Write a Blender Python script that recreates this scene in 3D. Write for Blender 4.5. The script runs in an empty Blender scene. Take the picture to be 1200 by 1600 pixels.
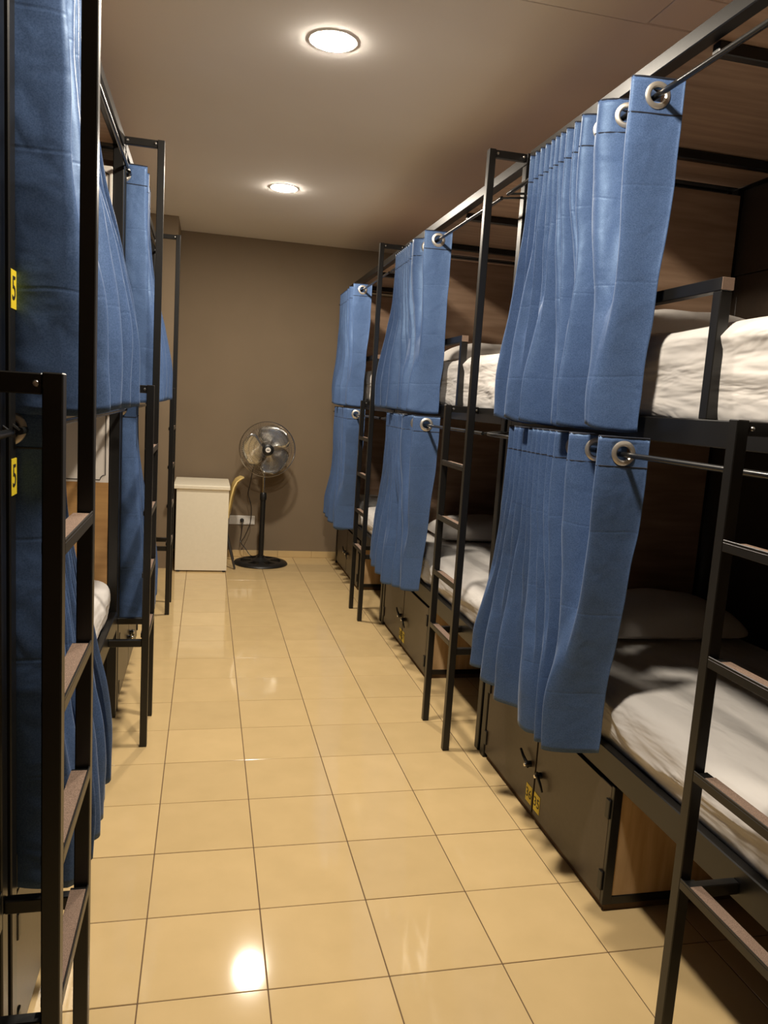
import bpy, bmesh, math, random
import numpy as np
from mathutils import Matrix, Vector, noise

random.seed(7)
SC = bpy.context.scene
COL = SC.collection
PI = math.pi

# ------------------------------------------------------------------ camera
CAM_H = 1.547
def camera():
    yaw, pitch, roll = -0.232069, 0.138851, -0.06422
    cy, sy, cp, sp = math.cos(yaw), math.sin(yaw), math.cos(pitch), math.sin(pitch)
    f = Vector((-sy*cp, cy*cp, -sp)); r = Vector((cy, sy, 0)); d = f.cross(r)
    c, s = math.cos(roll), math.sin(roll)
    R = c*r + s*d; D = -s*r + c*d
    cam = bpy.data.cameras.new('camera'); o = bpy.data.objects.new('camera', cam); COL.objects.link(o)
    cam.sensor_fit = 'HORIZONTAL'; cam.sensor_width = 36.0; cam.lens = 1206.7/1200*36.0
    cam.clip_start = 0.05
    m = Matrix((R, -D, -f)).transposed().to_4x4(); m.translation = Vector((0, 0, CAM_H))
    o.matrix_world = m
    SC.camera = o
camera()

# ------------------------------------------------------------------ world, exposure
w = bpy.data.worlds.new('world'); SC.world = w; w.use_nodes = True
w.node_tree.nodes['Background'].inputs[0].default_value = (0.0, 0.0, 0.0, 1)
w.node_tree.nodes['Background'].inputs[1].default_value = 0.0
vs = SC.view_settings
vs.view_transform = 'Standard'; vs.look = 'None'; vs.gamma = 1.0; vs.use_curve_mapping = False
vs.exposure = 0.0
SC.cycles.use_denoising = True
SC.cycles.max_bounces = 10; SC.cycles.diffuse_bounces = 6
LAMP_COLOR = (1.0, 0.89, 0.74, 1)
CEIL = 2.97
LAMPS = [(0.445, 1.60, 660.0), (0.449, 3.306, 600.0), (0.472, 5.60, 700.0)]

# ------------------------------------------------------------------ materials
def mat(name, base, rough=0.5, metal=0.0, spec=0.5, sheen=0.0, coat=0.0):
    m = bpy.data.materials.new(name); m.use_nodes = True
    b = m.node_tree.nodes['Principled BSDF']
    b.inputs['Base Color'].default_value = (*base, 1); b.inputs['Roughness'].default_value = rough
    b.inputs['Metallic'].default_value = metal; b.inputs['Specular IOR Level'].default_value = spec
    b.inputs['Sheen Weight'].default_value = sheen; b.inputs['Coat Weight'].default_value = coat
    return m
def nodes(m):
    nt = m.node_tree
    return nt, nt.nodes['Principled BSDF'], nt.nodes.new, nt.links.new
def coords(m, scale=(1, 1, 1), kind='Object'):
    nt, b, N, L = nodes(m)
    tc = N('ShaderNodeTexCoord'); mp = N('ShaderNodeMapping'); mp.inputs['Scale'].default_value = scale
    L(tc.outputs[kind], mp.inputs['Vector']); return mp.outputs['Vector']
def add_noise(m, scale, lo, hi, detail=4, stretch=(1, 1, 1), bump=0.0, dist=0.01, p0=0.3, p1=0.7):
    nt, b, N, L = nodes(m)
    v = coords(m, stretch); n = N('ShaderNodeTexNoise'); n.inputs['Scale'].default_value = scale
    n.inputs['Detail'].default_value = detail; L(v, n.inputs['Vector'])
    if lo is not None:
        r = N('ShaderNodeValToRGB'); r.color_ramp.elements[0].position = p0; r.color_ramp.elements[1].position = p1
        r.color_ramp.elements[0].color = (*lo, 1); r.color_ramp.elements[1].color = (*hi, 1)
        L(n.outputs['Fac'], r.inputs['Fac']); L(r.outputs['Color'], b.inputs['Base Color'])
    if bump:
        bp = N('ShaderNodeBump'); bp.inputs['Strength'].default_value = bump; bp.inputs['Distance'].default_value = dist
        L(n.outputs['Fac'], bp.inputs['Height']); L(bp.outputs['Normal'], b.inputs['Normal'])
    return m

M_STEEL = add_noise(mat('black_powder_steel', (0.008, 0.0075, 0.007), 0.36, spec=0.5), 260, None, None, bump=0.05, dist=0.001)
M_ROD = mat('black_gloss_rod', (0.012, 0.012, 0.012), 0.22, spec=0.6)
M_TAPE = add_noise(mat('grit_tape', (0.2, 0.13, 0.1), 0.9, spec=0.2), 900, (0.11, 0.075, 0.055), (0.36, 0.25, 0.19), 2, bump=0.6, dist=0.002)
M_WOOD = add_noise(mat('dark_oak_laminate', (0.2, 0.1, 0.05), 0.42), 3.0, (0.30, 0.185, 0.115), (0.48, 0.32, 0.215), 7, (0.9, 9, 9), bump=0.04, dist=0.002, p0=0.28, p1=0.72)
M_OAK = add_noise(mat('oak_side_laminate', (0.3, 0.17, 0.07), 0.42), 3.2, (0.46, 0.29, 0.14), (0.68, 0.47, 0.26), 7, (9, 9, 0.9), bump=0.04, dist=0.002)
M_ORANGE_OAK = add_noise(mat('orange_oak_laminate', (0.45, 0.25, 0.09), 0.42), 3.2, (0.36, 0.19, 0.065), (0.50, 0.285, 0.105), 6, (0.9, 9, 9), bump=0.03, dist=0.002)
M_DOOR = add_noise(mat('brown_black_door', (0.05, 0.037, 0.027), 0.36, spec=0.5), 60, (0.046, 0.033, 0.023), (0.056, 0.041, 0.03), 3, bump=0.03, dist=0.001)
M_BLACK = mat('black_plastic', (0.010, 0.010, 0.010), 0.4)
M_CHROME = mat('chrome', (0.78, 0.76, 0.72), 0.16, 1.0)
M_STEELBRIGHT = mat('satin_steel', (0.72, 0.70, 0.66), 0.28, 1.0)
M_GROM = mat('brushed_grommet', (0.72, 0.68, 0.62), 0.34, 0.85)
M_YELLOW = mat('yellow_sticker', (0.80, 0.62, 0.03), 0.5)
M_INK = mat('black_ink', (0.015, 0.013, 0.01), 0.6)
M_WHITEBOARD = mat('white_laminate', (0.74, 0.68, 0.61), 0.4)
M_CREAM = add_noise(mat('cream_desk_laminate', (0.78, 0.68, 0.5), 0.4), 40, (0.90, 0.83, 0.66), (0.93, 0.86, 0.69), 3)
M_CREAM_EDGE = mat('cream_edge', (0.80, 0.68, 0.42), 0.4)
M_PAINT = add_noise(mat('taupe_wall_paint', (0.16, 0.125, 0.095), 0.75, spec=0.25), 3.0, (0.228, 0.172, 0.113), (0.242, 0.183, 0.121), 4, bump=0.0)
M_CEIL = add_noise(mat('ceiling_paint', (0.6, 0.56, 0.52), 0.85, spec=0.2), 1.5, (0.91, 0.88, 0.86), (0.93, 0.91, 0.89), 3)
M_GROUT = mat('brown_grout', (0.13, 0.075, 0.035), 0.8)
M_LAMPTRIM = mat('white_lamp_trim', (0.85, 0.85, 0.83), 0.4)
M_SOCKET = mat('white_socket_plastic', (0.78, 0.75, 0.70), 0.35)
M_CHAIR = mat('yellow_chair_shell', (0.78, 0.58, 0.22), 0.4)
M_DARKLEG = mat('dark_chair_leg', (0.05, 0.045, 0.04), 0.4)

def m_tile():
    m = mat('beige_glazed_tile', (0.6, 0.43, 0.22), 0.065, spec=0.5)
    nt, b, N, L = nodes(m)
    tc = N('ShaderNodeTexCoord'); oi = N('ShaderNodeObjectInfo')
    n = N('ShaderNodeTexNoise'); n.inputs['Scale'].default_value = 7; n.inputs['Detail'].default_value = 5
    ad = N('ShaderNodeVectorMath'); ad.operation = 'ADD'
    sc = N('ShaderNodeVectorMath'); sc.operation = 'SCALE'; sc.inputs['Scale'].default_value = 37.0
    L(oi.outputs['Location'], sc.inputs[0]); L(tc.outputs['Object'], ad.inputs[0]); L(sc.outputs[0], ad.inputs[1])
    L(ad.outputs[0], n.inputs['Vector'])
    r = N('ShaderNodeValToRGB')
    r.color_ramp.elements[0].position = 0.25; r.color_ramp.elements[0].color = (0.63, 0.46, 0.228, 1)
    r.color_ramp.elements[1].position = 0.75; r.color_ramp.elements[1].color = (0.69, 0.505, 0.255, 1)
    L(n.outputs['Fac'], r.inputs['Fac'])
    hs = N('ShaderNodeHueSaturation'); mr = N('ShaderNodeMapRange')
    mr.inputs['To Min'].default_value = 0.95; mr.inputs['To Max'].default_value = 1.04
    L(oi.outputs['Random'], mr.inputs['Value']); L(mr.outputs[0], hs.inputs['Value'])
    L(r.outputs['Color'], hs.inputs['Color']); L(hs.outputs['Color'], b.inputs['Base Color'])
    n2 = N('ShaderNodeTexNoise'); n2.inputs['Scale'].default_value = 9; L(ad.outputs[0], n2.inputs['Vector'])
    bp = N('ShaderNodeBump'); bp.inputs['Strength'].default_value = 0.008; bp.inputs['Distance'].default_value = 0.004
    L(n2.outputs['Fac'], bp.inputs['Height']); L(bp.outputs['Normal'], b.inputs['Normal'])
    return m
M_TILE = m_tile()

def m_curtain():
    m = mat('blue_satin_curtain', (0.06, 0.11, 0.22), 0.46, spec=0.5, sheen=0.2)
    nt, b, N, L = nodes(m)
    b.inputs['Sheen Roughness'].default_value = 0.4
    b.inputs['Specular Tint'].default_value = (0.5, 0.72, 1.0, 1)
    b.inputs['Sheen Tint'].default_value = (0.55, 0.7, 1.0, 1)
    tc = N('ShaderNodeTexCoord')
    # fine woven flecks
    n = N('ShaderNodeTexNoise'); n.inputs['Scale'].default_value = 330; n.inputs['Detail'].default_value = 2
    L(tc.outputs['Object'], n.inputs['Vector'])
    r = N('ShaderNodeValToRGB'); r.color_ramp.elements[0].position = 0.3; r.color_ramp.elements[1].position = 0.7
    r.color_ramp.elements[0].color = (0.048, 0.088, 0.196, 1); r.color_ramp.elements[1].color = (0.088, 0.146, 0.295, 1)
    L(n.outputs['Fac'], r.inputs['Fac']); L(r.outputs['Color'], b.inputs['Base Color'])
    # packing creases: horizontal lines across the drop
    sp = N('ShaderNodeSeparateXYZ'); L(tc.outputs['Object'], sp.inputs[0])
    nw = N('ShaderNodeTexNoise'); nw.inputs['Scale'].default_value = 5; L(tc.outputs['Object'], nw.inputs['Vector'])
    a = N('ShaderNodeMath'); a.operation = 'MULTIPLY_ADD'; a.inputs[1].default_value = 0.03
    L(nw.outputs['Fac'], a.inputs[0]); L(sp.outputs['Z'], a.inputs[2])
    md = N('ShaderNodeMath'); md.operation = 'PINGPONG'; md.inputs[1].default_value = 0.131; L(a.outputs[0], md.inputs[0])
    sm = N('ShaderNodeMapRange'); sm.inputs['From Max'].default_value = 0.006; sm.interpolation_type = 'SMOOTHSTEP'
    L(md.outputs[0], sm.inputs['Value'])
    n3 = N('ShaderNodeTexNoise'); n3.inputs['Scale'].default_value = 9; n3.inputs['Detail'].default_value = 2; n3.inputs['Distortion'].default_value = 0.35
    L(tc.outputs['Object'], n3.inputs['Vector'])
    c1 = N('ShaderNodeMath'); c1.operation = 'MULTIPLY_ADD'; c1.inputs[1].default_value = 1.8
    L(n3.outputs['Fac'], c1.inputs[0])
    c2 = N('ShaderNodeMath'); c2.operation = 'MULTIPLY'; c2.inputs[1].default_value = 0.10
    L(sm.outputs[0], c2.inputs[0]); L(c2.outputs[0], c1.inputs[2])
    bp = N('ShaderNodeBump'); bp.inputs['Strength'].default_value = 0.3; bp.inputs['Distance'].default_value = 0.012
    L(c1.outputs[0], bp.inputs['Height']); L(bp.outputs['Normal'], b.inputs['Normal'])
    return m
M_CURT = m_curtain()
M_SEAM = mat('navy_seam', (0.012, 0.016, 0.03), 0.6)

def m_sheet():
    m = mat('white_cotton_sheet', (0.68, 0.65, 0.62), 0.85, spec=0.2, sheen=0.15)
    nt, b, N, L = nodes(m)
    tc = N('ShaderNodeTexCoord'); hs = []
    for rot, scl, det in (((0.35, 0, 0), (3.0, 1.3, 9.0), 2.0), ((-0.5, 0.2, 0.4), (4.0, 2.0, 7.0), 3.0)):
        mp = N('ShaderNodeMapping'); mp.inputs['Rotation'].default_value = rot; mp.inputs['Scale'].default_value = scl
        L(tc.outputs['Object'], mp.inputs['Vector'])
        n = N('ShaderNodeTexNoise'); n.inputs['Scale'].default_value = 1.6; n.inputs['Detail'].default_value = det
        n.inputs['Distortion'].default_value = 0.4; L(mp.outputs['Vector'], n.inputs['Vector']); hs.append(n.outputs['Fac'])
    ad = N('ShaderNodeMath'); ad.operation = 'ADD'; L(hs[0], ad.inputs[0]); L(hs[1], ad.inputs[1])
    bp = N('ShaderNodeBump'); bp.inputs['Strength'].default_value = 0.75; bp.inputs['Distance'].default_value = 0.03
    L(ad.outputs[0], bp.inputs['Height']); L(bp.outputs['Normal'], b.inputs['Normal'])
    return m
M_SHEET = m_sheet()
M_PILLOW = add_noise(mat('white_pillow_case', (0.70, 0.66, 0.62), 0.85, spec=0.2), 8, None, None, 4, bump=0.3, dist=0.02)

def m_emit(strength):
    m = bpy.data.materials.new('lamp_diffuser_glow'); m.use_nodes = True
    nt = m.node_tree; nt.nodes.remove(nt.nodes['Principled BSDF'])
    e = nt.nodes.new('ShaderNodeEmission'); e.inputs['Color'].default_value = LAMP_COLOR
    e.inputs['Strength'].default_value = strength
    nt.links.new(e.outputs[0], nt.nodes['Material Output'].inputs['Surface']); return m
M_CLEAR = mat('smoky_fan_blade', (0.62, 0.62, 0.60), 0.18, 0.9)

# ------------------------------------------------------------------ mesh helpers
class MB:
    def __init__(s): s.v = []; s.f = []
    def add(s, vs_, fs):
        b = len(s.v); s.v += [tuple(p) for p in vs_]; s.f += [tuple(b+i for i in q) for q in fs]; return s
    def box(s, x0, y0, z0, x1, y1, z1):
        x0, x1 = sorted((x0, x1)); y0, y1 = sorted((y0, y1)); z0, z1 = sorted((z0, z1))
        return s.add([(x0, y0, z0), (x1, y0, z0), (x1, y1, z0), (x0, y1, z0), (x0, y0, z1), (x1, y0, z1), (x1, y1, z1), (x0, y1, z1)],
                     [(0, 3, 2, 1), (4, 5, 6, 7), (0, 1, 5, 4), (1, 2, 6, 5), (2, 3, 7, 6), (3, 0, 4, 7)])
    def cbox(s, c, d): return s.box(c[0]-d[0]/2, c[1]-d[1]/2, c[2]-d[2]/2, c[0]+d[0]/2, c[1]+d[1]/2, c[2]+d[2]/2)
    def tube(s, pts, r, n=8, closed=False, caps=True):
        pts = [Vector(p) for p in pts]; k = len(pts); rs = r if isinstance(r, (list, tuple)) else [r]*k
        vv = []; up = None
        for i, p in enumerate(pts):
            a = pts[(i-1) % k] if (closed or i > 0) else p
            b = pts[(i+1) % k] if (closed or i < k-1) else p
            t = (b-a).normalized()
            if up is None: up = Vector((0, 0, 1)) if abs(t.z) < 0.9 else Vector((1, 0, 0))
            u = (up - t*up.dot(t)).normalized(); up = u; w_ = t.cross(u)
            for j in range(n):
                an = 2*PI*j/n; vv.append(p + (u*math.cos(an) + w_*math.sin(an))*rs[i])
        ff = []
        for i in range(k if closed else k-1):
            for j in range(n):
                i2 = (i+1) % k
                ff.append((i*n+j, i*n+(j+1) % n, i2*n+(j+1) % n, i2*n+j))
        if caps and not closed: ff.append(tuple(range(n-1, -1, -1))); ff.append(tuple((k-1)*n+j for j in range(n)))
        return s.add(vv, ff)
    def lathe(s, prof, n=32, c=(0, 0, 0), ax='z', a0=0, a1=2*PI):
        full = abs(a1-a0-2*PI) < 1e-6; m_ = n if full else n+1; vv = []
        for i in range(m_):
            a = a0+(a1-a0)*i/n
            for r, h in prof:
                p = (r*math.cos(a), r*math.sin(a), h) if ax == 'z' else (r*math.cos(a), h, r*math.sin(a))
                vv.append((p[0]+c[0], p[1]+c[1], p[2]+c[2]))
        k = len(prof); ff = []
        for i in range(n):
            i2 = (i+1) % m_
            for j in range(k-1):
                q = (i*k+j, i2*k+j, i2*k+j+1, i*k+j+1)
                ff.append(q if ax == 'z' else q[::-1])
        if not full: ff.append(tuple(range(k))); ff.append(tuple((m_-1)*k+j for j in range(k-1, -1, -1)))
        return s.add(vv, ff)
    def mesh(s, name, m, bevel=0.0, smooth=False, seg=1):
        me = bpy.data.meshes.new(name); me.from_pydata(s.v, [], s.f)
        bm = bmesh.new(); bm.from_mesh(me)
        if bevel:
            es = [e for e in bm.edges if len(e.link_faces) == 2 and e.calc_face_angle(0) > 0.5]
            bmesh.ops.bevel(bm, geom=es, offset=bevel, segments=seg, affect='EDGES', profile=0.5)
        bmesh.ops.recalc_face_normals(bm, faces=bm.faces)
        bm.to_mesh(me); bm.free()
        if smooth:
            for p in me.polygons: p.use_smooth = True
            if hasattr(me, 'set_sharp_from_angle'): me.set_sharp_from_angle(angle=math.radians(40))
        if m: me.materials.append(m)
        return me
    def build(s, name, m, parent=None, bevel=0.0, smooth=False, loc=None, seg=1):
        return link(name, s.mesh(name, m, bevel, smooth, seg), parent, loc)
def link(name, me, parent=None, loc=None):
    o = bpy.data.objects.new(name, me); COL.objects.link(o)
    if parent: o.parent = parent
    if loc: o.location = loc
    return o
def tag(o, label, cat, group=None):
    o['label'] = label; o['category'] = cat
    if group: o['group'] = group
    return o
def struct(o): o['kind'] = 'structure'; return o
def thing(name, loc, label, cat, group=None, rz=0):
    o = bpy.data.objects.new(name, None); COL.objects.link(o); o.location = loc; o.rotation_euler = (0, 0, rz)
    o.empty_display_size = 0.1
    return tag(o, label, cat, group)
def copy_tree(o, parent=None):
    c = o.copy(); COL.objects.link(c); c.parent = parent
    for ch in list(o.children): copy_tree(ch, c)
    return c
def text_mesh(txt, size, m, depth=0.0006):
    cu = bpy.data.curves.new('digits', 'FONT'); cu.body = txt; cu.size = size; cu.extrude = depth
    cu.align_x = 'CENTER'; cu.align_y = 'CENTER'; cu.resolution_u = 3
    o = bpy.data.objects.new('digits_tmp', cu); COL.objects.link(o)
    bpy.context.view_layer.update()
    me = bpy.data.meshes.new_from_object(o.evaluated_get(bpy.context.evaluated_depsgraph_get()))
    bpy.data.objects.remove(o); me.materials.clear(); me.materials.append(m); return me

# ------------------------------------------------------------------ room shell
XL, XR, YB, YF = -1.42, 2.32, 7.45, -2.4
T = 0.33; TX0 = -0.3786*T; TY0 = 5.5898*T
floor = struct(MB().box(XL-0.1, YF-0.1, -0.06, XR+0.1, YB+0.1, -0.0018).build('floor', M_GROUT))
tile_me = MB().box(-T/2+0.0016, -T/2+0.0016, -0.008, T/2-0.0016, T/2-0.0016, 0).mesh('tile', M_TILE, bevel=0.0012)
for i in range(-3, 7):
    for j in range(-7, 17):
        o = link('tile', tile_me, floor, (TX0+(i+0.5)*T, TY0+(j+0.5)*T, random.uniform(-0.0003, 0.0003)))
        o.rotation_euler = (random.gauss(0, 0.0007), random.gauss(0, 0.0007), 0)
b = MB()
for j in range(-13, 17):
    y0 = TY0+j*T
    cells = [(XL, TX0-3*T)] + ([(TX0+7*T, XR)])
    if j < -7: cells += [(TX0+i*T, TX0+(i+1)*T) for i in range(-3, 7)]
    for a, c in cells: b.box(a+0.0016, max(y0, YF)+0.0016, -0.008, c-0.0016, y0+T-0.0016, 0)
o = b.build('border_tiles', M_TILE, floor); o['kind'] = 'stuff'

struct(MB().box(XL-0.1, YB, 0, XR+0.1, YB+0.12, CEIL).build('wall_back', M_PAINT))
struct(MB().box(XL-0.12, YF, 0, XL, YB, CEIL).build('wall_left', M_PAINT))
struct(MB().box(XR, YF, 0, XR+0.12, YB, CEIL).build('wall_right', M_PAINT))
struct(MB().box(XL-0.1, YF-0.12, 0, XR+0.1, YF, CEIL).build('wall_front', M_PAINT))
struct(MB().box(XL, 6.88, 0, -0.27, YB, CEIL).build('wall_corner', M_PAINT))
# skirting of floor tile along the back wall
bb = struct(MB().box(-0.27, YB-0.005, 0, XR, YB, 0.062).build('baseboard_back', M_GROUT))
sk = MB().box(-T/2+0.001, -0.011, 0.001, T/2-0.001, -0.003, 0.064).mesh('skirting_tile', M_TILE, bevel=0.001)
for k in range(7): link('skirting_tile', sk, bb, (-0.27+T*(k+0.5), YB, 0))
# ceiling: one slab over, boards with open joints under it
cl = struct(MB().box(XL-0.1, YF-0.1, CEIL+0.012, XR+0.1, YB+0.1, CEIL+0.1).build('ceiling', M_CEIL))
g = 0.003
for x0, y0, x1, y1 in [(XL, 2.757+g, XR, YB), (XL, YF, 1.512-g, 2.757-g), (1.512+g, 2.54+g, XR, 2.752-2*g), (1.512+g, YF, XR, 2.54-2*g)]:
    MB().box(x0, y0, CEIL, x1, y1, CEIL+0.012).build('ceiling_board', M_CEIL, cl, bevel=0.001)

# ------------------------------------------------------------------ ceiling lights
lamp_lab = ['round recessed ceiling light just above the camera, out of frame',
            'round glowing ceiling light, the larger and nearer of the two in view', 'round glowing ceiling light nearer the brown back wall, the smaller one']
frame_me = MB().lathe([(0.0885, 0.0), (0.0885, -0.003), (0.096, -0.003), (0.098, 0.0)], 48).mesh('trim_ring', M_LAMPTRIM, smooth=True)
dome = MB().lathe([(0.0885*math.cos(a)**0.6 if a < 1.57 else 0.0, -0.003-0.0055*math.sin(a)**0.8) for a in [PI/2*k/10 for k in range(11)]], 48)
for (x, y, power), lab in zip(LAMPS, lamp_lab):
    t = thing('ceiling_light', (x, y, CEIL), lab, 'light', 'ceiling lights in a row')
    link('trim_ring', frame_me, t); dome.build('diffuser', m_emit(power), t, smooth=True)

# ------------------------------------------------------------------ bunk beds
# local frame of a right-hand bunk: the aisle is on -x, the ladder at the near (-y) end
S = 0.045; HX, HY = 0.5, 1.02; TOPZ = 2.61
YT, YS, LX = -1.0, -0.665, -0.65      # tall stile, short stile, ladder plane
RUNGS = (0.505, 0.768, 1.036, 1.298)
bunk = thing('bunk_bed', (1.76, 4.186, 0), '', 'bed', 'black steel bunk beds')
for sx in (-1, 1):
    for sy in (-1, 1):
        MB().box(sx*HX, sy*HY, 0, sx*(HX-S), sy*(HY-S), TOPZ-0.0455).build('post', M_STEEL, bunk, bevel=0.003)
for sx in (-1, 1):
    MB().box(sx*HX, -HY, TOPZ-0.045, sx*(HX-S), HY, TOPZ).build('top_rail', M_STEEL, bunk, bevel=0.003)
for sy in (-1, 1):
    MB().box(-HX+S, sy*HY, TOPZ-0.045, HX-S, sy*(HY-S), TOPZ).build('end_rail', M_STEEL, bunk, bevel=0.003)
for y in (-0.125, 0.64):
    MB().box(-HX+S, y-0.016, 2.531, HX-S, y+0.016, 2.5655).build('crossbar', M_STEEL, bunk, bevel=0.003)
MB().box(-HX+S, -HY+S, 2.567, HX-S, HY-S, 2.583).build('roof_board', M_WOOD, bunk, bevel=0.001)
for z0, z1 in ((1.49, 1.56), (0.43, 0.518)):
    for sx in (-1, 1):
        MB().box(sx*HX, -HY+S, z0, sx*(HX-0.03), HY-S, z1).build('bed_rail', M_STEEL, bunk, bevel=0.003)
    for sy in (-1, 1):
        MB().box(-HX+S, sy*HY, z0, HX-S, sy*(HY-0.03), z1).build('bed_end_rail', M_STEEL, bunk, bevel=0.003)
    MB().box(-HX+0.031, -HY+0.046, z1-0.055, HX-0.031, HY-0.066, z1-0.035).build('bed_base', M_STEEL, bunk)
MB().box(-HX+S, HY-0.063, 0.50, HX-S, HY-0.046, 2.531).build('end_panel', M_WOOD, bunk, bevel=0.001)
for z0, z1 in ((1.57, 2.195), (2.2, 2.56), (0.53, 1.48)):
    MB().box(HX-0.018, -HY+S, z0, HX-0.004, HY-S, z1).build('rear_panel', M_DOOR, bunk, bevel=0.001)
gr = MB().box(-HX+0.001, -0.336, 1.5605, -HX+0.034, -0.302, 1.886).box(-HX+0.001, -0.336, 1.8865, -HX+0.034, HY-S, 1.92).build('guard_rail', M_STEEL, bunk, bevel=0.002)
MB().box(-HX, -0.339, 1.888, -HX+0.035, -0.3365, 1.919).build('painted_lit_end', M_TAPE, gr, bevel=0.0008)  # brown tape material paints the warm light on the steel bar end
for z in (2.425, 1.447):
    m = MB().tube([(-HX-0.09, -HY+0.02, z), (-HX-0.09, HY-0.02, z)], 0.008, 10)
    for y in (-HY+0.022, HY-0.022):
        m.tube([(-HX-0.09, y, z), (-HX+0.002, y, z+0.012)], 0.0045, 8)
    m.build('curtain_rod', M_ROD, bunk, smooth=True)
# ladder: two stiles with their link bars, four treads with grit tape
q = 0.015
m = MB().box(LX-q, YT-q, 0.001, LX+q, YT+q, TOPZ).box(LX-q, YS-q, 0.001, LX+q, YS+q, 1.562)
m.box(LX+q, YT-0.012, TOPZ-0.032, -HX, YT+0.012, TOPZ-0.002)
m.box(LX+q, YS-0.012, 1.528, -HX, YS+0.012, 1.56)
for y in (YT, YS): m.box(LX+q, y-0.012, 0.452, -HX, y+0.012, 0.482)
lad = m.build('ladder', M_STEEL, bunk, bevel=0.002)
for z in RUNGS:
    MB().box(LX-q, YT+q, z-0.02, LX+q+0.006, YS-q, z).box(LX-q, YT+q, z, LX-q+0.003, YS-q, z+0.006).build('rung', M_STEEL, lad, bevel=0.001)
    MB().box(LX-q+0.0045, YT+q+0.012, z+0.0002, LX+q+0.005, YS-q-0.03, z+0.0025).build('grip_tape', M_TAPE, lad)
bolt_me = MB().lathe([(0.0, 0.0185), (0.004, 0.018), (0.0055, 0.0155), (0.0055, 0.0125), (0.002, 0.0125), (0.002, -0.0125), (0.0055, -0.0125), (0.0055, -0.0155), (0.004, -0.018), (0.0, -0.0185)], 10, (0, 0, 0), 'y').mesh('bolt', M_STEELBRIGHT, smooth=True)
for x, y, z in ((-HX-0.012, YT, TOPZ-0.017), (LX+q+0.008, YT, TOPZ-0.017), (LX+q+0.008, YS, 1.544), (-HX-0.012, YS, 1.544)):
    link('bolt', bolt_me, lad, (x, y, z))

RY = (2.118, 4.186, 6.254); RXC = 1.76; LXC = -0.875; LY = (0.60, 2.675, 4.75)
labs_r = ['black steel bunk bed nearest on the right, white lower mattress facing the aisle',
          'middle black steel bunk bed on the right, its tall ladder beside the nearest curtains',
          'farthest black steel bunk bed on the right, next to the brown back wall']
labs_l = ['nearest black steel bunk on the left, only its ladder in view at the left edge',
          'second black steel bunk bed on the left, with a white bordered end board',
          'farthest black steel bunk bed on the left, in front of the tan wall corner']
bunk['label'] = labs_r[1]
left_rod = {}
R = [None, bunk, None]; Lb = [None]*3
for k in (0, 2):
    R[k] = copy_tree(bunk); R[k].location = (RXC, RY[k], 0); R[k]['label'] = labs_r[k]
for k in range(3):
    Lb[k] = copy_tree(bunk); Lb[k].location = (LXC, LY[k], 0); Lb[k].rotation_euler = (0, 0, PI); Lb[k]['label'] = labs_l[k]
    for c in Lb[k].children:            # on the left the rods run close under the rails
        if c.name.startswith('curtain_rod'):
            z = 2.485 if max(v.co.z for v in c.data.vertices) > 2 else 1.447
            if z not in left_rod:
                m = MB().tube([(-HX-0.012, -HY+0.02, z), (-HX-0.012, HY-0.02, z)], 0.008, 10)
                for y in (-HY+0.022, HY-0.022): m.tube([(-HX-0.012, y, z), (-HX+0.004, y, z+0.012)], 0.0045, 8)
                left_rod[z] = m.mesh('curtain_rod', M_ROD, smooth=True)
            c.data = left_rod[z]

def sticker(parent, txt, y, z, x, wdt, hgt, size):
    st = MB().box(x-0.0012, y-wdt/2, z-hgt/2, x-0.0002, y+wdt/2, z+hgt/2).build('number_sticker', M_YELLOW, parent)
    d = link('digits', text_mesh(txt, size, M_INK), st, (x-0.0014, y, z))
    d.rotation_euler = (PI/2, 0, -PI/2)
    return st
st = sticker(Lb[1], '5', 0.995, 1.722, -HX, 0.044, 0.074, 0.066)
st['label'] = 'yellow number sticker on the upper bunk post'
st = sticker(Lb[1], '5', 0.995, 1.354, -HX, 0.044, 0.074, 0.066)
st['label'] = 'yellow number sticker on the lower bunk post'
sticker(R[1], '4', 0.995, 1.37, -HX, 0.044, 0.074, 0.066)

# end board of the second left bunk: wood below, white bordered board above
eb = MB().box(-HX+S, -HY+0.046, 0.52, HX-S, -HY+0.062, 1.118).build('end_board', M_ORANGE_OAK, Lb[1], bevel=0.001)
eb['label'] = 'oak end board'
for z0, z1 in ((1.118, 1.485), (1.6, 2.47)):
    wb = MB().box(-HX+S, -HY+0.046, z0, HX-S, -HY+0.062, z1).build('white_board', M_WHITEBOARD, Lb[1], bevel=0.001)
    wb['label'] = 'white board with a thin dark border line'
    x0, x1, za, zb, rr = -HX+S+0.012, HX-S-0.012, z0+0.012, z1-0.012, 0.022
    pts = []
    for cx, cz, s0 in ((x0, za, 90), (x0, zb, 0), (x1, zb, -90), (x1, za, 180)):
        for k in range(6):
            a = math.radians(s0 - 90*k/5 if True else 0); pts.append((cx+rr*math.cos(a), -HY+0.064, cz+rr*math.sin(a)))
    # concave corners, walked clockwise
    pts = []
    for cx, cz, a0, a1 in ((x0, za, 0, 90), (x0, zb, -90, 0), (x1, zb, 180, 270), (x1, za, 90, 180)):
        for k in range(6):
            a = math.radians(a0+(a1-a0)*k/5); pts.append((cx+rr*math.cos(a), -HY+0.0625, cz+rr*math.sin(a)))
    MB().tube(pts, 0.0022, 6, closed=True).build('border_line', M_DARKLEG, wb)

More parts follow.
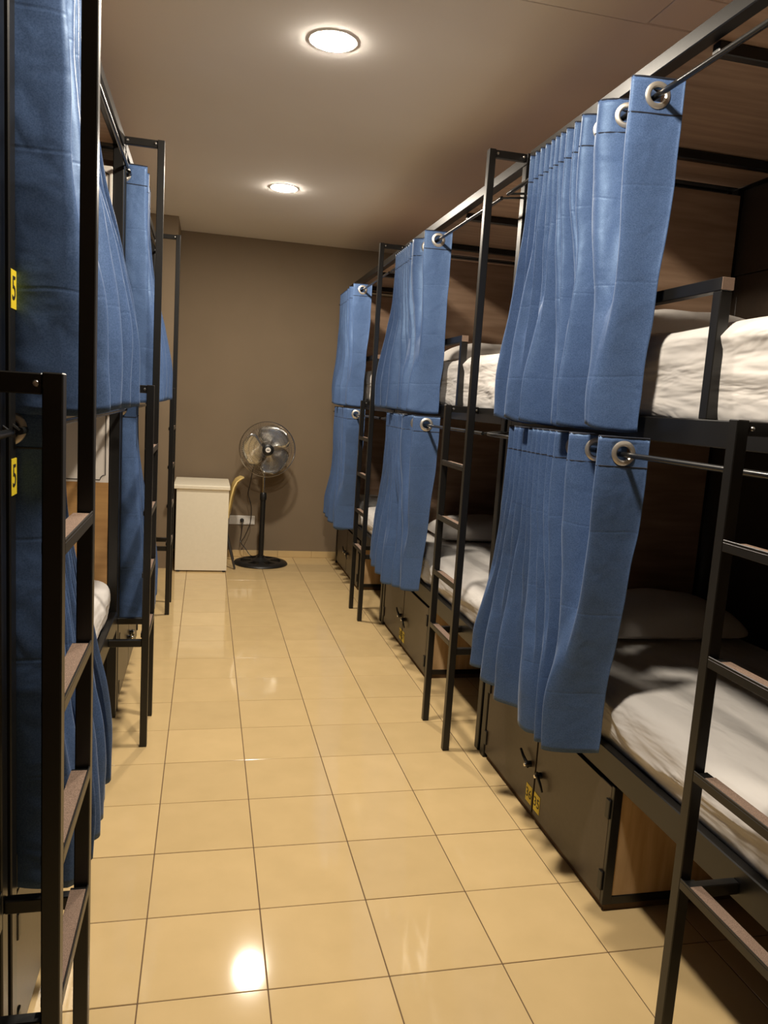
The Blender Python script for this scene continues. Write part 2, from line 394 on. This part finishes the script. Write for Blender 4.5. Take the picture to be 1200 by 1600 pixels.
# ------------------------------------------------------------------ curtains
HB = [-0.03, 0.0, 0.19, 0.305, 0.365, 0.425, 0.468, 0.507, 0.542, 0.589, 0.631, 0.675, 0.725, 0.76]   # header fold positions
HB2 = [-0.03, 0.0, 0.25, 0.34, 0.40, 0.45, 0.49, 0.525, 0.56, 0.60, 0.64, 0.68, 0.725, 0.76]
def header_y(p, hb=None):
    ps = [0, 0.5] + [k+0.5 for k in range(1, 12)] + [12.0]
    return np.interp(p, ps, hb or HB)
def curtain_mesh(name, drop, seed, width=0.92, out=0.02, hs=1.0, flip=1, hem=(0.0, 0.0, 0.0), edge=0.0, hb=None, amp=1.0, ys=-0.06):
    rng = random.Random(seed); NW = 12; ns, nz = NW*24, 62
    s = np.linspace(0, 1, ns+1)[None, :]; v = np.linspace(0, 1, nz+1)[:, None]
    p = NW*s; qf = 6*s
    bl = np.clip((v-0.10)/0.8, 0, 1); bl = bl*bl*(3-2*bl)
    jit = np.array([rng.uniform(-0.035, 0.035) for _ in range(8)])
    yb = np.interp(s, np.linspace(0, 1, 8), np.linspace(ys, width, 8)**1.0 + jit*0.8)
    y = (1-bl)*header_y(p, hb)*hs + bl*yb
    c1 = np.cos(2*PI*p); c1 = np.sign(c1)*np.abs(c1)**0.8
    ph = np.array([rng.uniform(-0.9, 0.9) for _ in range(7)])
    ph[:2] = 0
    phv = np.interp(s, np.linspace(0, 1, 7), ph)
    c2 = np.cos(2*PI*qf + phv*bl*1.5)
    a2 = np.interp(s, np.linspace(0, 1, 13), [rng.uniform(0.036, 0.088) for _ in range(13)])
    env = np.interp(s, [0, 0.12, 0.3, 1], [1.0, 1.0, 0.8, 0.75])
    x = 0.072*amp*env*(1-bl)*c1 + bl*a2*(0.4+0.6*amp)*c2 - out*bl + 0.010*bl*np.cos(2*PI*p+1.0)*np.sin(3*v)
    y = y + 0.012*bl*np.sin(2*PI*qf*1.0+1.3) + 0.006*np.sin(9*v+5*s)*bl
    z = -drop*v + np.zeros_like(s)
    z = z - 0.010*bl*np.sin(2*PI*qf+0.6) + bl*np.interp(s, [0, 0.4, 1], hem)
    x = x*1.0
    P = np.stack([x+0*z, y+0*z, z], -1)
    for i in range(nz+1):
        if i < 5: continue
        f = min(1, (i-4)/14)
        for j in range(ns+1):
            a = P[i, j]
            n = noise.noise(Vector((a[1]*9+seed*3.1, j*0.045, a[2]*7)))
            n2 = noise.noise(Vector((j*0.02+seed, a[2]*3.2+a[1]*6, seed*1.7)))
            P[i, j, 0] += f*(0.006*n+0.010*n2); P[i, j, 1] += f*0.004*n2
    if edge:
        wE = np.clip(1-p/0.5, 0, 1); P[..., 0] += wE*(edge*(1-bl)+0.035*bl-P[..., 0]); P[..., 1] += wE*(header_y(0, hb)*hs-P[..., 1])
    P[..., 0] *= flip
    # grommets on the folds that face the open end
    gz = -0.045; grom = []
    for k in range(5):
        sj = (k+0.25)/NW; jj = int(round(sj*ns)); ii = int(round(-gz/drop*nz))
        t = P[ii, min(jj+2, ns)] - P[ii, max(jj-2, 0)]; t = Vector((t[0], t[1], 0)).normalized()
        grom.append((Vector(P[ii, jj]).copy(), t))
    for gpos, t in grom: gpos.z = gz
    cells = []
    cen = (P[:-1, :-1]+P[1:, 1:])/2
    keep = np.ones(cen.shape[:2], bool)
    for gpos, t in grom:
        d = cen-np.array(gpos); dist = np.linalg.norm(d, axis=2); keep &= ~(dist < 0.0235)
    idx = np.arange((nz+1)*(ns+1)).reshape(nz+1, ns+1)
    ii, jj = np.nonzero(keep)
    F = np.stack([idx[ii, jj], idx[ii+1, jj], idx[ii+1, jj+1], idx[ii, jj+1]], -1)
    me = bpy.data.meshes.new(name); me.from_pydata(P.reshape(-1, 3).tolist(), [], F.tolist())
    me.polygons.foreach_set('use_smooth', [True]*len(me.polygons)); me.materials.append(M_CURT)
    me.update()
    # seam tubes
    def strip(i, r, dz=0.0): return [tuple(P[i, j]+np.array((0, 0, dz))) for j in range(0, ns+1, 2)]
    i_s = int(round(0.088/drop*nz))
    seams = MB().tube(strip(0, 0), 0.0028, 5).tube(strip(i_s, 0), 0.0026, 5).mesh('header_seam', M_SEAM, smooth=True)
    gm = MB()
    rings = []
    for gpos, t in grom:
        nrm = Vector((t.y, -t.x, 0)); up = Vector((0, 0, 1)); g1 = MB(); vv = []; ff = []
        prof = [(0.0205, -0.003), (0.0205, 0.003), (0.024, 0.0062), (0.030, 0.0062), (0.0355, 0.003), (0.0365, 0.0), (0.0355, -0.003), (0.030, -0.0062), (0.024, -0.0062)]
        n = 36; k = len(prof)
        for a in range(n):
            an = 2*PI*a/n
            for r_, h in prof: vv.append(gpos + (t*math.cos(an)+up*math.sin(an))*r_ + nrm*h)
        for a in range(n):
            for c in range(k): ff.append((a*k+c, ((a+1) % n)*k+c, ((a+1) % n)*k+(c+1) % k, a*k+(c+1) % k))
        rings.append(g1.add(vv, ff).mesh('grommet', M_GROM, smooth=True))
    return me, seams, rings
UPV = [curtain_mesh('curtain', 0.952, 1, ys=0.0), curtain_mesh('curtain', 0.952, 4, 0.95, hb=HB2, ys=-0.02)]
LOV = [curtain_mesh('curtain', 1.04, 2, 0.93, 0.03, hem=(0.055, -0.005, 0.07), ys=0.01), curtain_mesh('curtain', 1.03, 5, 0.95, 0.03, hem=(0.05, 0, 0.05), hb=HB2, ys=0.0)]
LUP = curtain_mesh('curtain', 1.04, 7, 0.93, 0.10, 0.62, -1, edge=0.062)
LLO = curtain_mesh('curtain', 1.05, 8, 0.46, 0.095, 0.36, -1, edge=0.062, amp=0.6)
def hang(kit, loc, rz, label):
    me, seams, rings = kit
    o = link('curtain', me, None, loc); o.rotation_euler = (0, 0, rz); tag(o, label, 'curtain', 'blue eyelet curtains on the bunks')
    sd = o.modifiers.new('cloth_thickness', 'SOLIDIFY'); sd.thickness = 0.0016; sd.offset = 0
    link('header_seam', seams, o)
    for r in rings: link('grommet', r, o)
    return o
ZU, ZL = 2.47, 1.495
RODR = RXC-HX-0.09; RODL = LXC+HX+0.012
for k, yb in enumerate(RY):
    y0 = yb-HY+0.95
    where = ['the nearest right bunk', 'the middle right bunk', 'the farthest right bunk'][k]
    hang(UPV[k % 2], (RODR, y0, ZU), 0, 'blue satin curtain gathered on the upper bed of ' + where)
    hang(LOV[k % 2], (RODR, y0-0.02, ZL), 0, 'blue satin curtain gathered on the lower bed of ' + where)
for k in (1, 2):
    y0 = LY[k]-HY+0.072
    where = ['', 'the left bunk behind the nearest ladder', 'the farthest left bunk'][k]
    hang(LUP, (RODL, y0, ZU+0.06), 0, 'blue satin curtain on the upper bed of ' + where)
    hang(LLO, (RODL, y0, ZL), 0, 'blue satin curtain on the lower bed of ' + where)

# ------------------------------------------------------------------ mattresses and pillows
def soft_box(name, dx, dy, dz, r, step, m, wr):
    nx, ny, nz = max(2, int(dx/step)), max(2, int(dy/step)), max(3, int(dz/(step*0.8)))
    bm = bmesh.new(); V = {}
    def vert(i, j, k):
        if (i, j, k) not in V:
            V[(i, j, k)] = bm.verts.new((dx*(i/nx-0.5), dy*(j/ny-0.5), dz*k/nz))
        return V[(i, j, k)]
    for i in range(nx):
        for j in range(ny):
            bm.faces.new((vert(i, j, nz), vert(i+1, j, nz), vert(i+1, j+1, nz), vert(i, j+1, nz)))
            bm.faces.new((vert(i, j, 0), vert(i, j+1, 0), vert(i+1, j+1, 0), vert(i+1, j, 0)))
    for k in range(nz):
        for i in range(nx):
            bm.faces.new((vert(i, 0, k), vert(i+1, 0, k), vert(i+1, 0, k+1), vert(i, 0, k+1)))
            bm.faces.new((vert(i, ny, k), vert(i, ny, k+1), vert(i+1, ny, k+1), vert(i+1, ny, k)))
        for j in range(ny):
            bm.faces.new((vert(0, j, k), vert(0, j, k+1), vert(0, j+1, k+1), vert(0, j+1, k)))
            bm.faces.new((vert(nx, j, k), vert(nx, j+1, k), vert(nx, j+1, k+1), vert(nx, j, k+1)))
    for v in bm.verts:
        p = v.co.copy(); c = Vector((max(-dx/2+r, min(dx/2-r, p.x)), max(-dy/2+r, min(dy/2-r, p.y)), max(r, min(dz-r, p.z))))
        d = p-c
        if d.length > 1e-6: v.co = c+d.normalized()*r if sum(abs(t) > 1e-9 for t in d) > 1 else p
    bm.normal_update()
    for v in bm.verts: wr(v, dx, dy, dz)
    me = bpy.data.meshes.new(name); bm.to_mesh(me); bm.free()
    for p in me.polygons: p.use_smooth = True
    me.materials.append(m); return me
def mattress_wrinkle(seed, amp):
    def wr(v, dx, dy, dz):
        p = v.co; n = v.normal
        if p.z < 0.004: return
        h = min(1, p.z/0.05)
        side = 1-abs(n.z)
        a = noise.noise(Vector((p.x*5+seed, p.y*3.2, p.z*5)))
        sl = 0.35*math.sin(p.y*2.6+seed)
        w_ = p.z*8 - p.y*8*sl*0.5 + 0.5*noise.noise(Vector((p.y*2.5, p.z*3, seed)))
        rg = max(0.0, 1-3.2*abs(noise.noise(Vector((w_, p.y*1.6+seed*3, p.x*1.5)))))**1.3    # drag folds on the side
        tp = max(0.0, 1-4*abs(noise.noise(Vector((p.x*4+p.y*1.5, p.y*1.4-p.x, seed*2.3)))))**2
        d = amp*(0.55*a + 0.95*side*rg + 0.22*(1-side)*tp)
        # bulging side
        d += 0.012*side*math.sin(PI*min(1, p.z/dz))
        v.co = p + n*d*h
    return wr
M_L = soft_box('mattress', 0.90, 1.87, 0.20, 0.055, 0.018, M_SHEET, mattress_wrinkle(1.3, 0.017))
M_U = soft_box('mattress', 0.88, 1.87, 0.288, 0.045, 0.018, M_SHEET, mattress_wrinkle(4.9, 0.019))
def pillow_wr(v, dx, dy, dz):
    p = v.co; fx = max(0, 1-(abs(p.x)/(dx/2))**2.6); fy = max(0, 1-(abs(p.y)/(dy/2))**2.6)
    k = (fx*fy)**0.45
    z = dz/2+(p.z-dz/2)*(0.12+0.88*k)
    z = z*1.0
    a = noise.noise(Vector((p.x*7, p.y*7, p.z*6+2)))
    v.co = Vector((p.x, p.y, max(0.0, z-dz/2*(1-(0.12+0.88*k))*0.75 + 0.008*a)))
M_P = soft_box('pillow', 0.66, 0.42, 0.15, 0.05, 0.02, M_PILLOW, pillow_wr)
pos_txt = ['the nearest right bunk', 'the middle right bunk', 'the farthest right bunk']
for k, yb in enumerate(RY):
    tag(link('mattress', M_L, None, (RXC-0.012, yb-0.012, 0.4835)), 'white sheeted mattress on the lower bed of '+pos_txt[k], 'mattress', 'sheeted mattresses')
    tag(link('mattress', M_U, None, (RXC-0.018, yb-0.012, 1.5255)), 'white sheeted mattress on the upper bed of '+pos_txt[k]+', behind the guard rail', 'mattress', 'sheeted mattresses')
    if k < 2:
        tag(link('pillow', M_P, None, (RXC+0.06, yb+0.66, 0.696)), 'shaded pillow at the far end of the lower bed of '+pos_txt[k], 'pillow', 'pillows on the right bunks')
        tag(link('pillow', M_P, None, (RXC+0.04, yb+0.62, 1.822)), 'shaded pillow above the upper mattress of '+pos_txt[k], 'pillow', 'pillows on the right bunks')
o = tag(link('mattress', M_L, None, (LXC+0.012, LY[1]+0.012, 0.4835)), 'white mattress end glimpsed behind the lower blue curtain on the left', 'mattress', 'sheeted mattresses')
o.rotation_euler = (0, 0, PI)

# ------------------------------------------------------------------ lockers under the beds
lk = thing('storage_locker', (RXC, RY[0], 0), '', 'cabinet', 'lockers under the beds')
LY0, LY1, LYM, FX = -0.10, 0.968, 0.447, -HX+0.004
MB().box(FX+0.02, LY0+0.012, 0.03, 0.44, LY1, 0.046).box(FX+0.02, LY0+0.012, 0.405, 0.44, LY1, 0.42).box(0.425, LY0+0.012, 0.046, 0.44, LY1, 0.405).box(FX+0.02, LY1-0.016, 0.046, 0.425, LY1, 0.405).build('body', M_DOOR, lk, bevel=0.001)
MB().box(FX+0.032, LY0, 0.052, 0.42, LY0+0.0118, 0.4048).build('side_panel', M_OAK, lk, bevel=0.0008)['label'] = 'oak laminate side panel'
MB().box(FX, LY0-0.003, 0.024, FX+0.0315, LY0+0.0118, 0.42).box(FX+0.0315, LY0-0.003, 0.024, 0.44, LY0+0.0118, 0.0515).build('side_edging', M_STEEL, lk, bevel=0.0015)
MB().box(FX+0.012, LY0+0.004, 0.0, 0.43, LY1-0.004, 0.0235).build('plinth', M_GROUT, lk)
for (a, c, hy, sgn) in ((LY0+0.0135, LYM-0.006, LYM-0.048, -1), (LYM+0.006, LY1-0.002, LYM+0.048, 1)):
    d = MB().box(FX, a, 0.028, FX+0.0185, c, 0.412).build('door', M_DOOR, lk, bevel=0.0012)
    h = MB().lathe([(0.0, -0.022), (0.010, -0.022), (0.012, -0.018), (0.012, 0.0), (0.0, 0.0)], 16, (0, 0, 0), 'y')
    h.v = [(p[1]+FX, p[0]+hy, p[2]+0.205) for p in h.v]
    y2 = hy+sgn*0.055
    h.box(FX-0.018, hy-0.009, 0.193, FX-0.011, hy+0.009, 0.217)
    if sgn < 0: h.tube([(FX-0.015, hy, 0.207), (FX-0.02, hy-0.022, 0.204), (FX-0.019, hy-0.042, 0.188), (FX-0.014, hy-0.05, 0.165)], [0.007, 0.006, 0.005, 0.004], 8)
    else: h.tube([(FX-0.015, hy, 0.207), (FX-0.02, hy+0.03, 0.226), (FX-0.018, hy+0.06, 0.24)], [0.007, 0.006, 0.005], 8)
    h.build('handle', M_BLACK, d, smooth=True)
    k_ = MB().lathe([(0.0, -0.027), (0.006, -0.027), (0.0075, -0.025), (0.0075, -0.021), (0.0, -0.021)], 14, (0, 0, 0), 'y')
    k_.v = [(p[1]+FX, p[0]+hy, p[2]+0.203) for p in k_.v]
    k_.build('lock_barrel', M_CHROME, d, smooth=True)
    hz_y = a+0.004 if sgn < 0 else c-0.004
    for z in (0.10, 0.34):
        MB().box(FX-0.007, hz_y-0.012, z-0.032, FX-0.0005, hz_y+0.012, z+0.032).build('hinge', M_BLACK, d, bevel=0.002)
lk_lab = ['dark brown locker pair under the nearest right bunk, numbers 35 and 36', 'dark brown locker pair under the middle right bunk',
          'dark brown locker pair under the farthest right bunk']
lk['label'] = lk_lab[0]
lockers = [lk]
for k in (1, 2):
    c = copy_tree(lk); c.location = (RXC, RY[k], 0); c['label'] = lk_lab[k]; lockers.append(c)
for k, lab in ((1, 'dark locker under the second left bunk, hidden behind the long curtain'), (2, 'dark locker seen edge-on under the farthest left bunk')):
    c = copy_tree(lk); c.location = (LXC, LY[k], 0); c.rotation_euler = (0, 0, PI); c['label'] = lab; lockers.append(c)
for k, (na, nb) in enumerate((('35', '36'), ('37', '38'))):
    ds = [d for d in lockers[k].children if d.name.startswith('door')]
    sticker(ds[0], na, LYM-0.036, 0.087, FX, 0.052, 0.070, 0.052)
    sticker(ds[1], nb, LYM+0.038, 0.087, FX, 0.052, 0.070, 0.052)

# ------------------------------------------------------------------ desk
dk = thing('desk', (0, 0, 0), 'narrow cream laminate desk against the wall corner, left of the fan', 'desk')
MB().box(-0.254, 6.742, 0.722, 0.222, 7.372, 0.757).build('desk_top', M_CREAM, dk, bevel=0.006, seg=2)
MB().box(-0.226, 6.757, 0.012, 0.213, 6.777, 0.7215).build('side_panel', M_CREAM, dk, bevel=0.0015)
MB().box(-0.226, 7.34, 0.012, 0.213, 7.36, 0.7215).build('side_panel', M_CREAM, dk, bevel=0.0015)
MB().box(-0.226, 6.7775, 0.25, -0.208, 7.3395, 0.7215).build('modesty_panel', M_CREAM, dk, bevel=0.0015)
for x in (-0.2, 0.19):
    for y in (6.767, 7.35): MB().lathe([(0, 0), (0.016, 0), (0.016, 0.012), (0, 0.012)], 14, (x, y, 0)).build('foot', M_BLACK, dk)

# ------------------------------------------------------------------ chair
ch = thing('chair', (0.08, 7.07, 0), 'yellow shell chair tucked in at the cream desk, seen from the side', 'chair')
prof = [(0.272, 0.808), (0.232, 0.782), (0.205, 0.735), (0.184, 0.65), (0.170, 0.56), (0.160, 0.49), (0.140, 0.445), (0.10, 0.428), (0.02, 0.425), (-0.08, 0.435), (-0.16, 0.445), (-0.20, 0.438), (-0.215, 0.42)]
vv = []; ff = []; n = 14
for i, (x, z) in enumerate(prof):
    wd = 0.20 if i > 5 else 0.17+0.03*i/5
    if i == 0: wd = 0.12
    if i == 1: wd = 0.155
    for j in range(n+1):
        t = j/n*2-1
        dz = 0.022*t*t if i > 5 else 0; dx = -0.03*t*t if i <= 5 else 0
        vv.append((x+dx, wd*t, z+dz))
for i in range(len(prof)-1):
    for j in range(n): ff.append((i*(n+1)+j, i*(n+1)+j+1, (i+1)*(n+1)+j+1, (i+1)*(n+1)+j))
sh = MB().add(vv, ff).build('shell', M_CHAIR, ch, smooth=True)
sd = sh.modifiers.new('thickness', 'SOLIDIFY'); sd.thickness = 0.011; sd.offset = 0
for sx, sy in ((1, -1), (1, 1), (-1, -1), (-1, 1)):
    a = (0.10, sy*0.13, 0.418) if sx > 0 else (-0.10, sy*0.13, 0.42); c = (0.208, sy*0.205, 0.006) if sx > 0 else (-0.2, sy*0.2, 0.006)
    MB().tube([a, c], [0.014, 0.009], 10).build('leg', M_DARKLEG, ch, smooth=True)

# ------------------------------------------------------------------ pedestal fan
fn = thing('pedestal_fan', (0.535, 7.14, 0), 'tall pedestal fan with chrome cage in front of the brown back wall', 'fan')
bs = MB().lathe([(0.185, 0.0), (0.247, 0.0), (0.25, 0.008), (0.24, 0.02), (0.21, 0.03), (0.187, 0.032), (0.185, 0.0)], 64)
bs.lathe([(0.0, 0.0), (0.09, 0.0), (0.092, 0.034), (0.06, 0.046), (0.036, 0.06), (0.034, 0.075), (0.0, 0.075)], 40)
for a in (PI/2, -PI/2, PI/2+1.0, PI/2-1.0, -PI/2-1.0, -PI/2+1.0): bs.lathe([(0.085, 0.003), (0.19, 0.003), (0.19, 0.029), (0.085, 0.033), (0.085, 0.003)], 8, (0, 0, 0), 'z', a-0.2, a+0.2)
bs.build('base', M_BLACK, fn, smooth=True)
MB().lathe([(0.0, 0.075), (0.0235, 0.075), (0.0235, 0.60), (0.0, 0.60)], 24).build('lower_pole', M_BLACK, fn, smooth=True)
MB().lathe([(0.0, 0.6), (0.030, 0.6), (0.031, 0.61), (0.031, 0.655), (0.024, 0.668), (0.0, 0.668)], 24).build('height_collar', M_BLACK, fn, smooth=True)
MB().lathe([(0.0, 0.668), (0.0115, 0.668), (0.0115, 0.965), (0.0, 0.965)], 20).build('upper_pole', M_CHROME, fn, smooth=True)
HZ = 1.068; HC = (0.018, -0.02, HZ)
mt = MB().lathe([(0.0, 0.03), (0.05, 0.03), (0.064, 0.05), (0.068, 0.10), (0.06, 0.17), (0.04, 0.195), (0.0, 0.2)], 32, HC, 'y')
mt.box(-0.02, 0.045, 0.955, 0.055, 0.12, 1.03)
mt.build('motor_housing', M_BLACK, fn, smooth=True)
RC = 0.252
def cage(front):
    m_ = MB(); sg = -1 if front else 1
    y_rim = 0.0; rings = (0.252, 0.215, 0.17, 0.125, 0.08) if front else (0.252, 0.2, 0.14)
    depth = lambda r: sg*0.075*math.sqrt(max(0, 1-(r/RC)**2.2))
    for q_, r in enumerate(rings):
        rad = 0.0045 if q_ == 0 else 0.0016
        m_.tube([(HC[0]+r*math.cos(2*PI*k/56), HC[1]+depth(r)+(sg*0.004 if q_ == 0 else 0), HC[2]+r*math.sin(2*PI*k/56)) for k in range(56)], rad, 6, closed=True)
    nw = 84 if front else 64
    for k in range(nw):
        a = 2*PI*k/nw; pts = []
        for t in range(9):
            r = 0.05+(RC-0.05)*t/8; aa = a+(0.35*(1-t/8) if front else 0)
            pts.append((HC[0]+r*math.cos(aa), HC[1]+depth(r), HC[2]+r*math.sin(aa)))
        m_.tube(pts, 0.0011, 4, caps=False)
    return m_
cage(True).build('front_grille', M_CHROME, fn, smooth=True)
cage(False).build('rear_grille', M_CHROME, fn, smooth=True)
bd = MB().lathe([(0.0, -0.088), (0.026, -0.087), (0.044, -0.083), (0.052, -0.076), (0.052, -0.068), (0.0, -0.068)], 32, HC, 'y').build('hub_badge', M_BLACK, fn, smooth=True)
MB().lathe([(0.0, -0.0895), (0.022, -0.0893), (0.024, -0.0875), (0.0, -0.0875)], 28, HC, 'y').build('logo_disc', M_SOCKET, bd, smooth=True)['label'] = 'white round badge'
MB().box(HC[0]-0.013, HC[1]-0.0905, HC[2]-0.0035, HC[0]+0.013, HC[1]-0.0896, HC[2]+0.0035).build('badge_bar', M_DARKLEG, bd)
MB().lathe([(0.0, -0.045), (0.025, -0.043), (0.036, -0.03), (0.038, 0.02), (0.0, 0.02)], 24, HC, 'y').build('blade_hub', M_CLEAR, fn, smooth=True)
for ang in (75, 195, 315):
    a0 = math.radians(ang); vv = []; ff = []
    nr, nt = 10, 12
    for i in range(nr+1):
        t = i/nr; r = 0.03+0.197*t
        half = math.radians(18+40*math.sin(PI*(0.12+0.70*t)))*(1.0 if t < 0.86 else (1-((t-0.86)/0.14)**2*0.55))
        sk_ = math.radians(-14*t)
        for j in range(nt+1):
            u = j/nt*2-1; a = a0+sk_+half*u
            vv.append((HC[0]+r*math.cos(a), HC[1]-0.012+0.034*u*(0.5+0.5*t)+0.012*(u*u-0.4)*t, HC[2]+r*math.sin(a)))
    for i in range(nr):
        for j in range(nt): ff.append((i*(nt+1)+j, i*(nt+1)+j+1, (i+1)*(nt+1)+j+1, (i+1)*(nt+1)+j))
    bl_ = MB().add(vv, ff).build('blade', M_CLEAR, fn, smooth=True)
    sd = bl_.modifiers.new('thickness', 'SOLIDIFY'); sd.thickness = 0.002; sd.offset = 0
# mains lead from the motor to the socket
def smooth_path(P, n=8):
    P = [Vector(p) for p in P]; out = []
    for i in range(len(P)-1):
        p0, p1, p2, p3 = P[max(i-1, 0)], P[i], P[i+1], P[min(i+2, len(P)-1)]
        for k in range(n):
            t = k/n; out.append(0.5*((2*p1)+(p2-p0)*t+(2*p0-5*p1+4*p2-p3)*t*t+(3*p1-p0-3*p2+p3)*t**3))
    out.append(P[-1]); return out
X0, Y0 = 0.535, 7.14
cp = [(0.52, 7.25, 0.98), (0.455, 7.33, 0.90), (0.424, 7.36, 0.72), (0.409, 7.36, 0.63), (0.437, 7.36, 0.525), (0.446, 7.36, 0.451), (0.439, 7.37, 0.34), (0.395, 7.38, 0.215), (0.362, 7.37, 0.15), (0.40, 7.36, 0.10), (0.452, 7.33, 0.035), (0.50, 7.26, 0.05), (0.53, 7.2, 0.085)]
MB().tube(smooth_path([(x-X0, y-Y0, z) for x, y, z in cp]), 0.0038, 6).build('power_cord', M_BLACK, fn, smooth=True)
cp = [(0.364, 7.41, 0.357), (0.366, 7.395, 0.31), (0.362, 7.39, 0.24), (0.352, 7.38, 0.17), (0.362, 7.37, 0.15)]
MB().tube(smooth_path([(x-X0, y-Y0, z) for x, y, z in cp]), 0.0038, 6).lathe([(0.0, -0.045), (0.012, -0.042), (0.019, -0.03), (0.019, -0.005), (0.0, -0.005)], 18, (0.364-X0, 7.443-Y0, 0.357), 'y').build('plug_cord', M_BLACK, fn, smooth=True)

# ------------------------------------------------------------------ wall socket
so = thing('wall_socket', (0.364, YB, 0.357), 'white wall socket strip with switch on the brown wall behind the fan', 'socket')
MB().box(-0.124, -0.009, -0.043, 0.122, 0, 0.043).build('plate', M_SOCKET, so, bevel=0.003, seg=2)
for x in (-0.078, 0.0):
    m = MB().lathe([(0.028, -0.0092), (0.030, -0.0115), (0.033, -0.0115), (0.034, -0.0092)], 28, (x, 0, 0), 'y')
    m.lathe([(0.0, -0.0093), (0.027, -0.0093), (0.0275, -0.0092)], 28, (x, 0, 0), 'y').build('socket_ring', M_SOCKET, so, smooth=True)
for x in (0.06, 0.099): MB().box(x-0.018, -0.0125, -0.036, x+0.018, -0.0092, 0.036).build('switch_rocker', M_SOCKET, so, bevel=0.001)
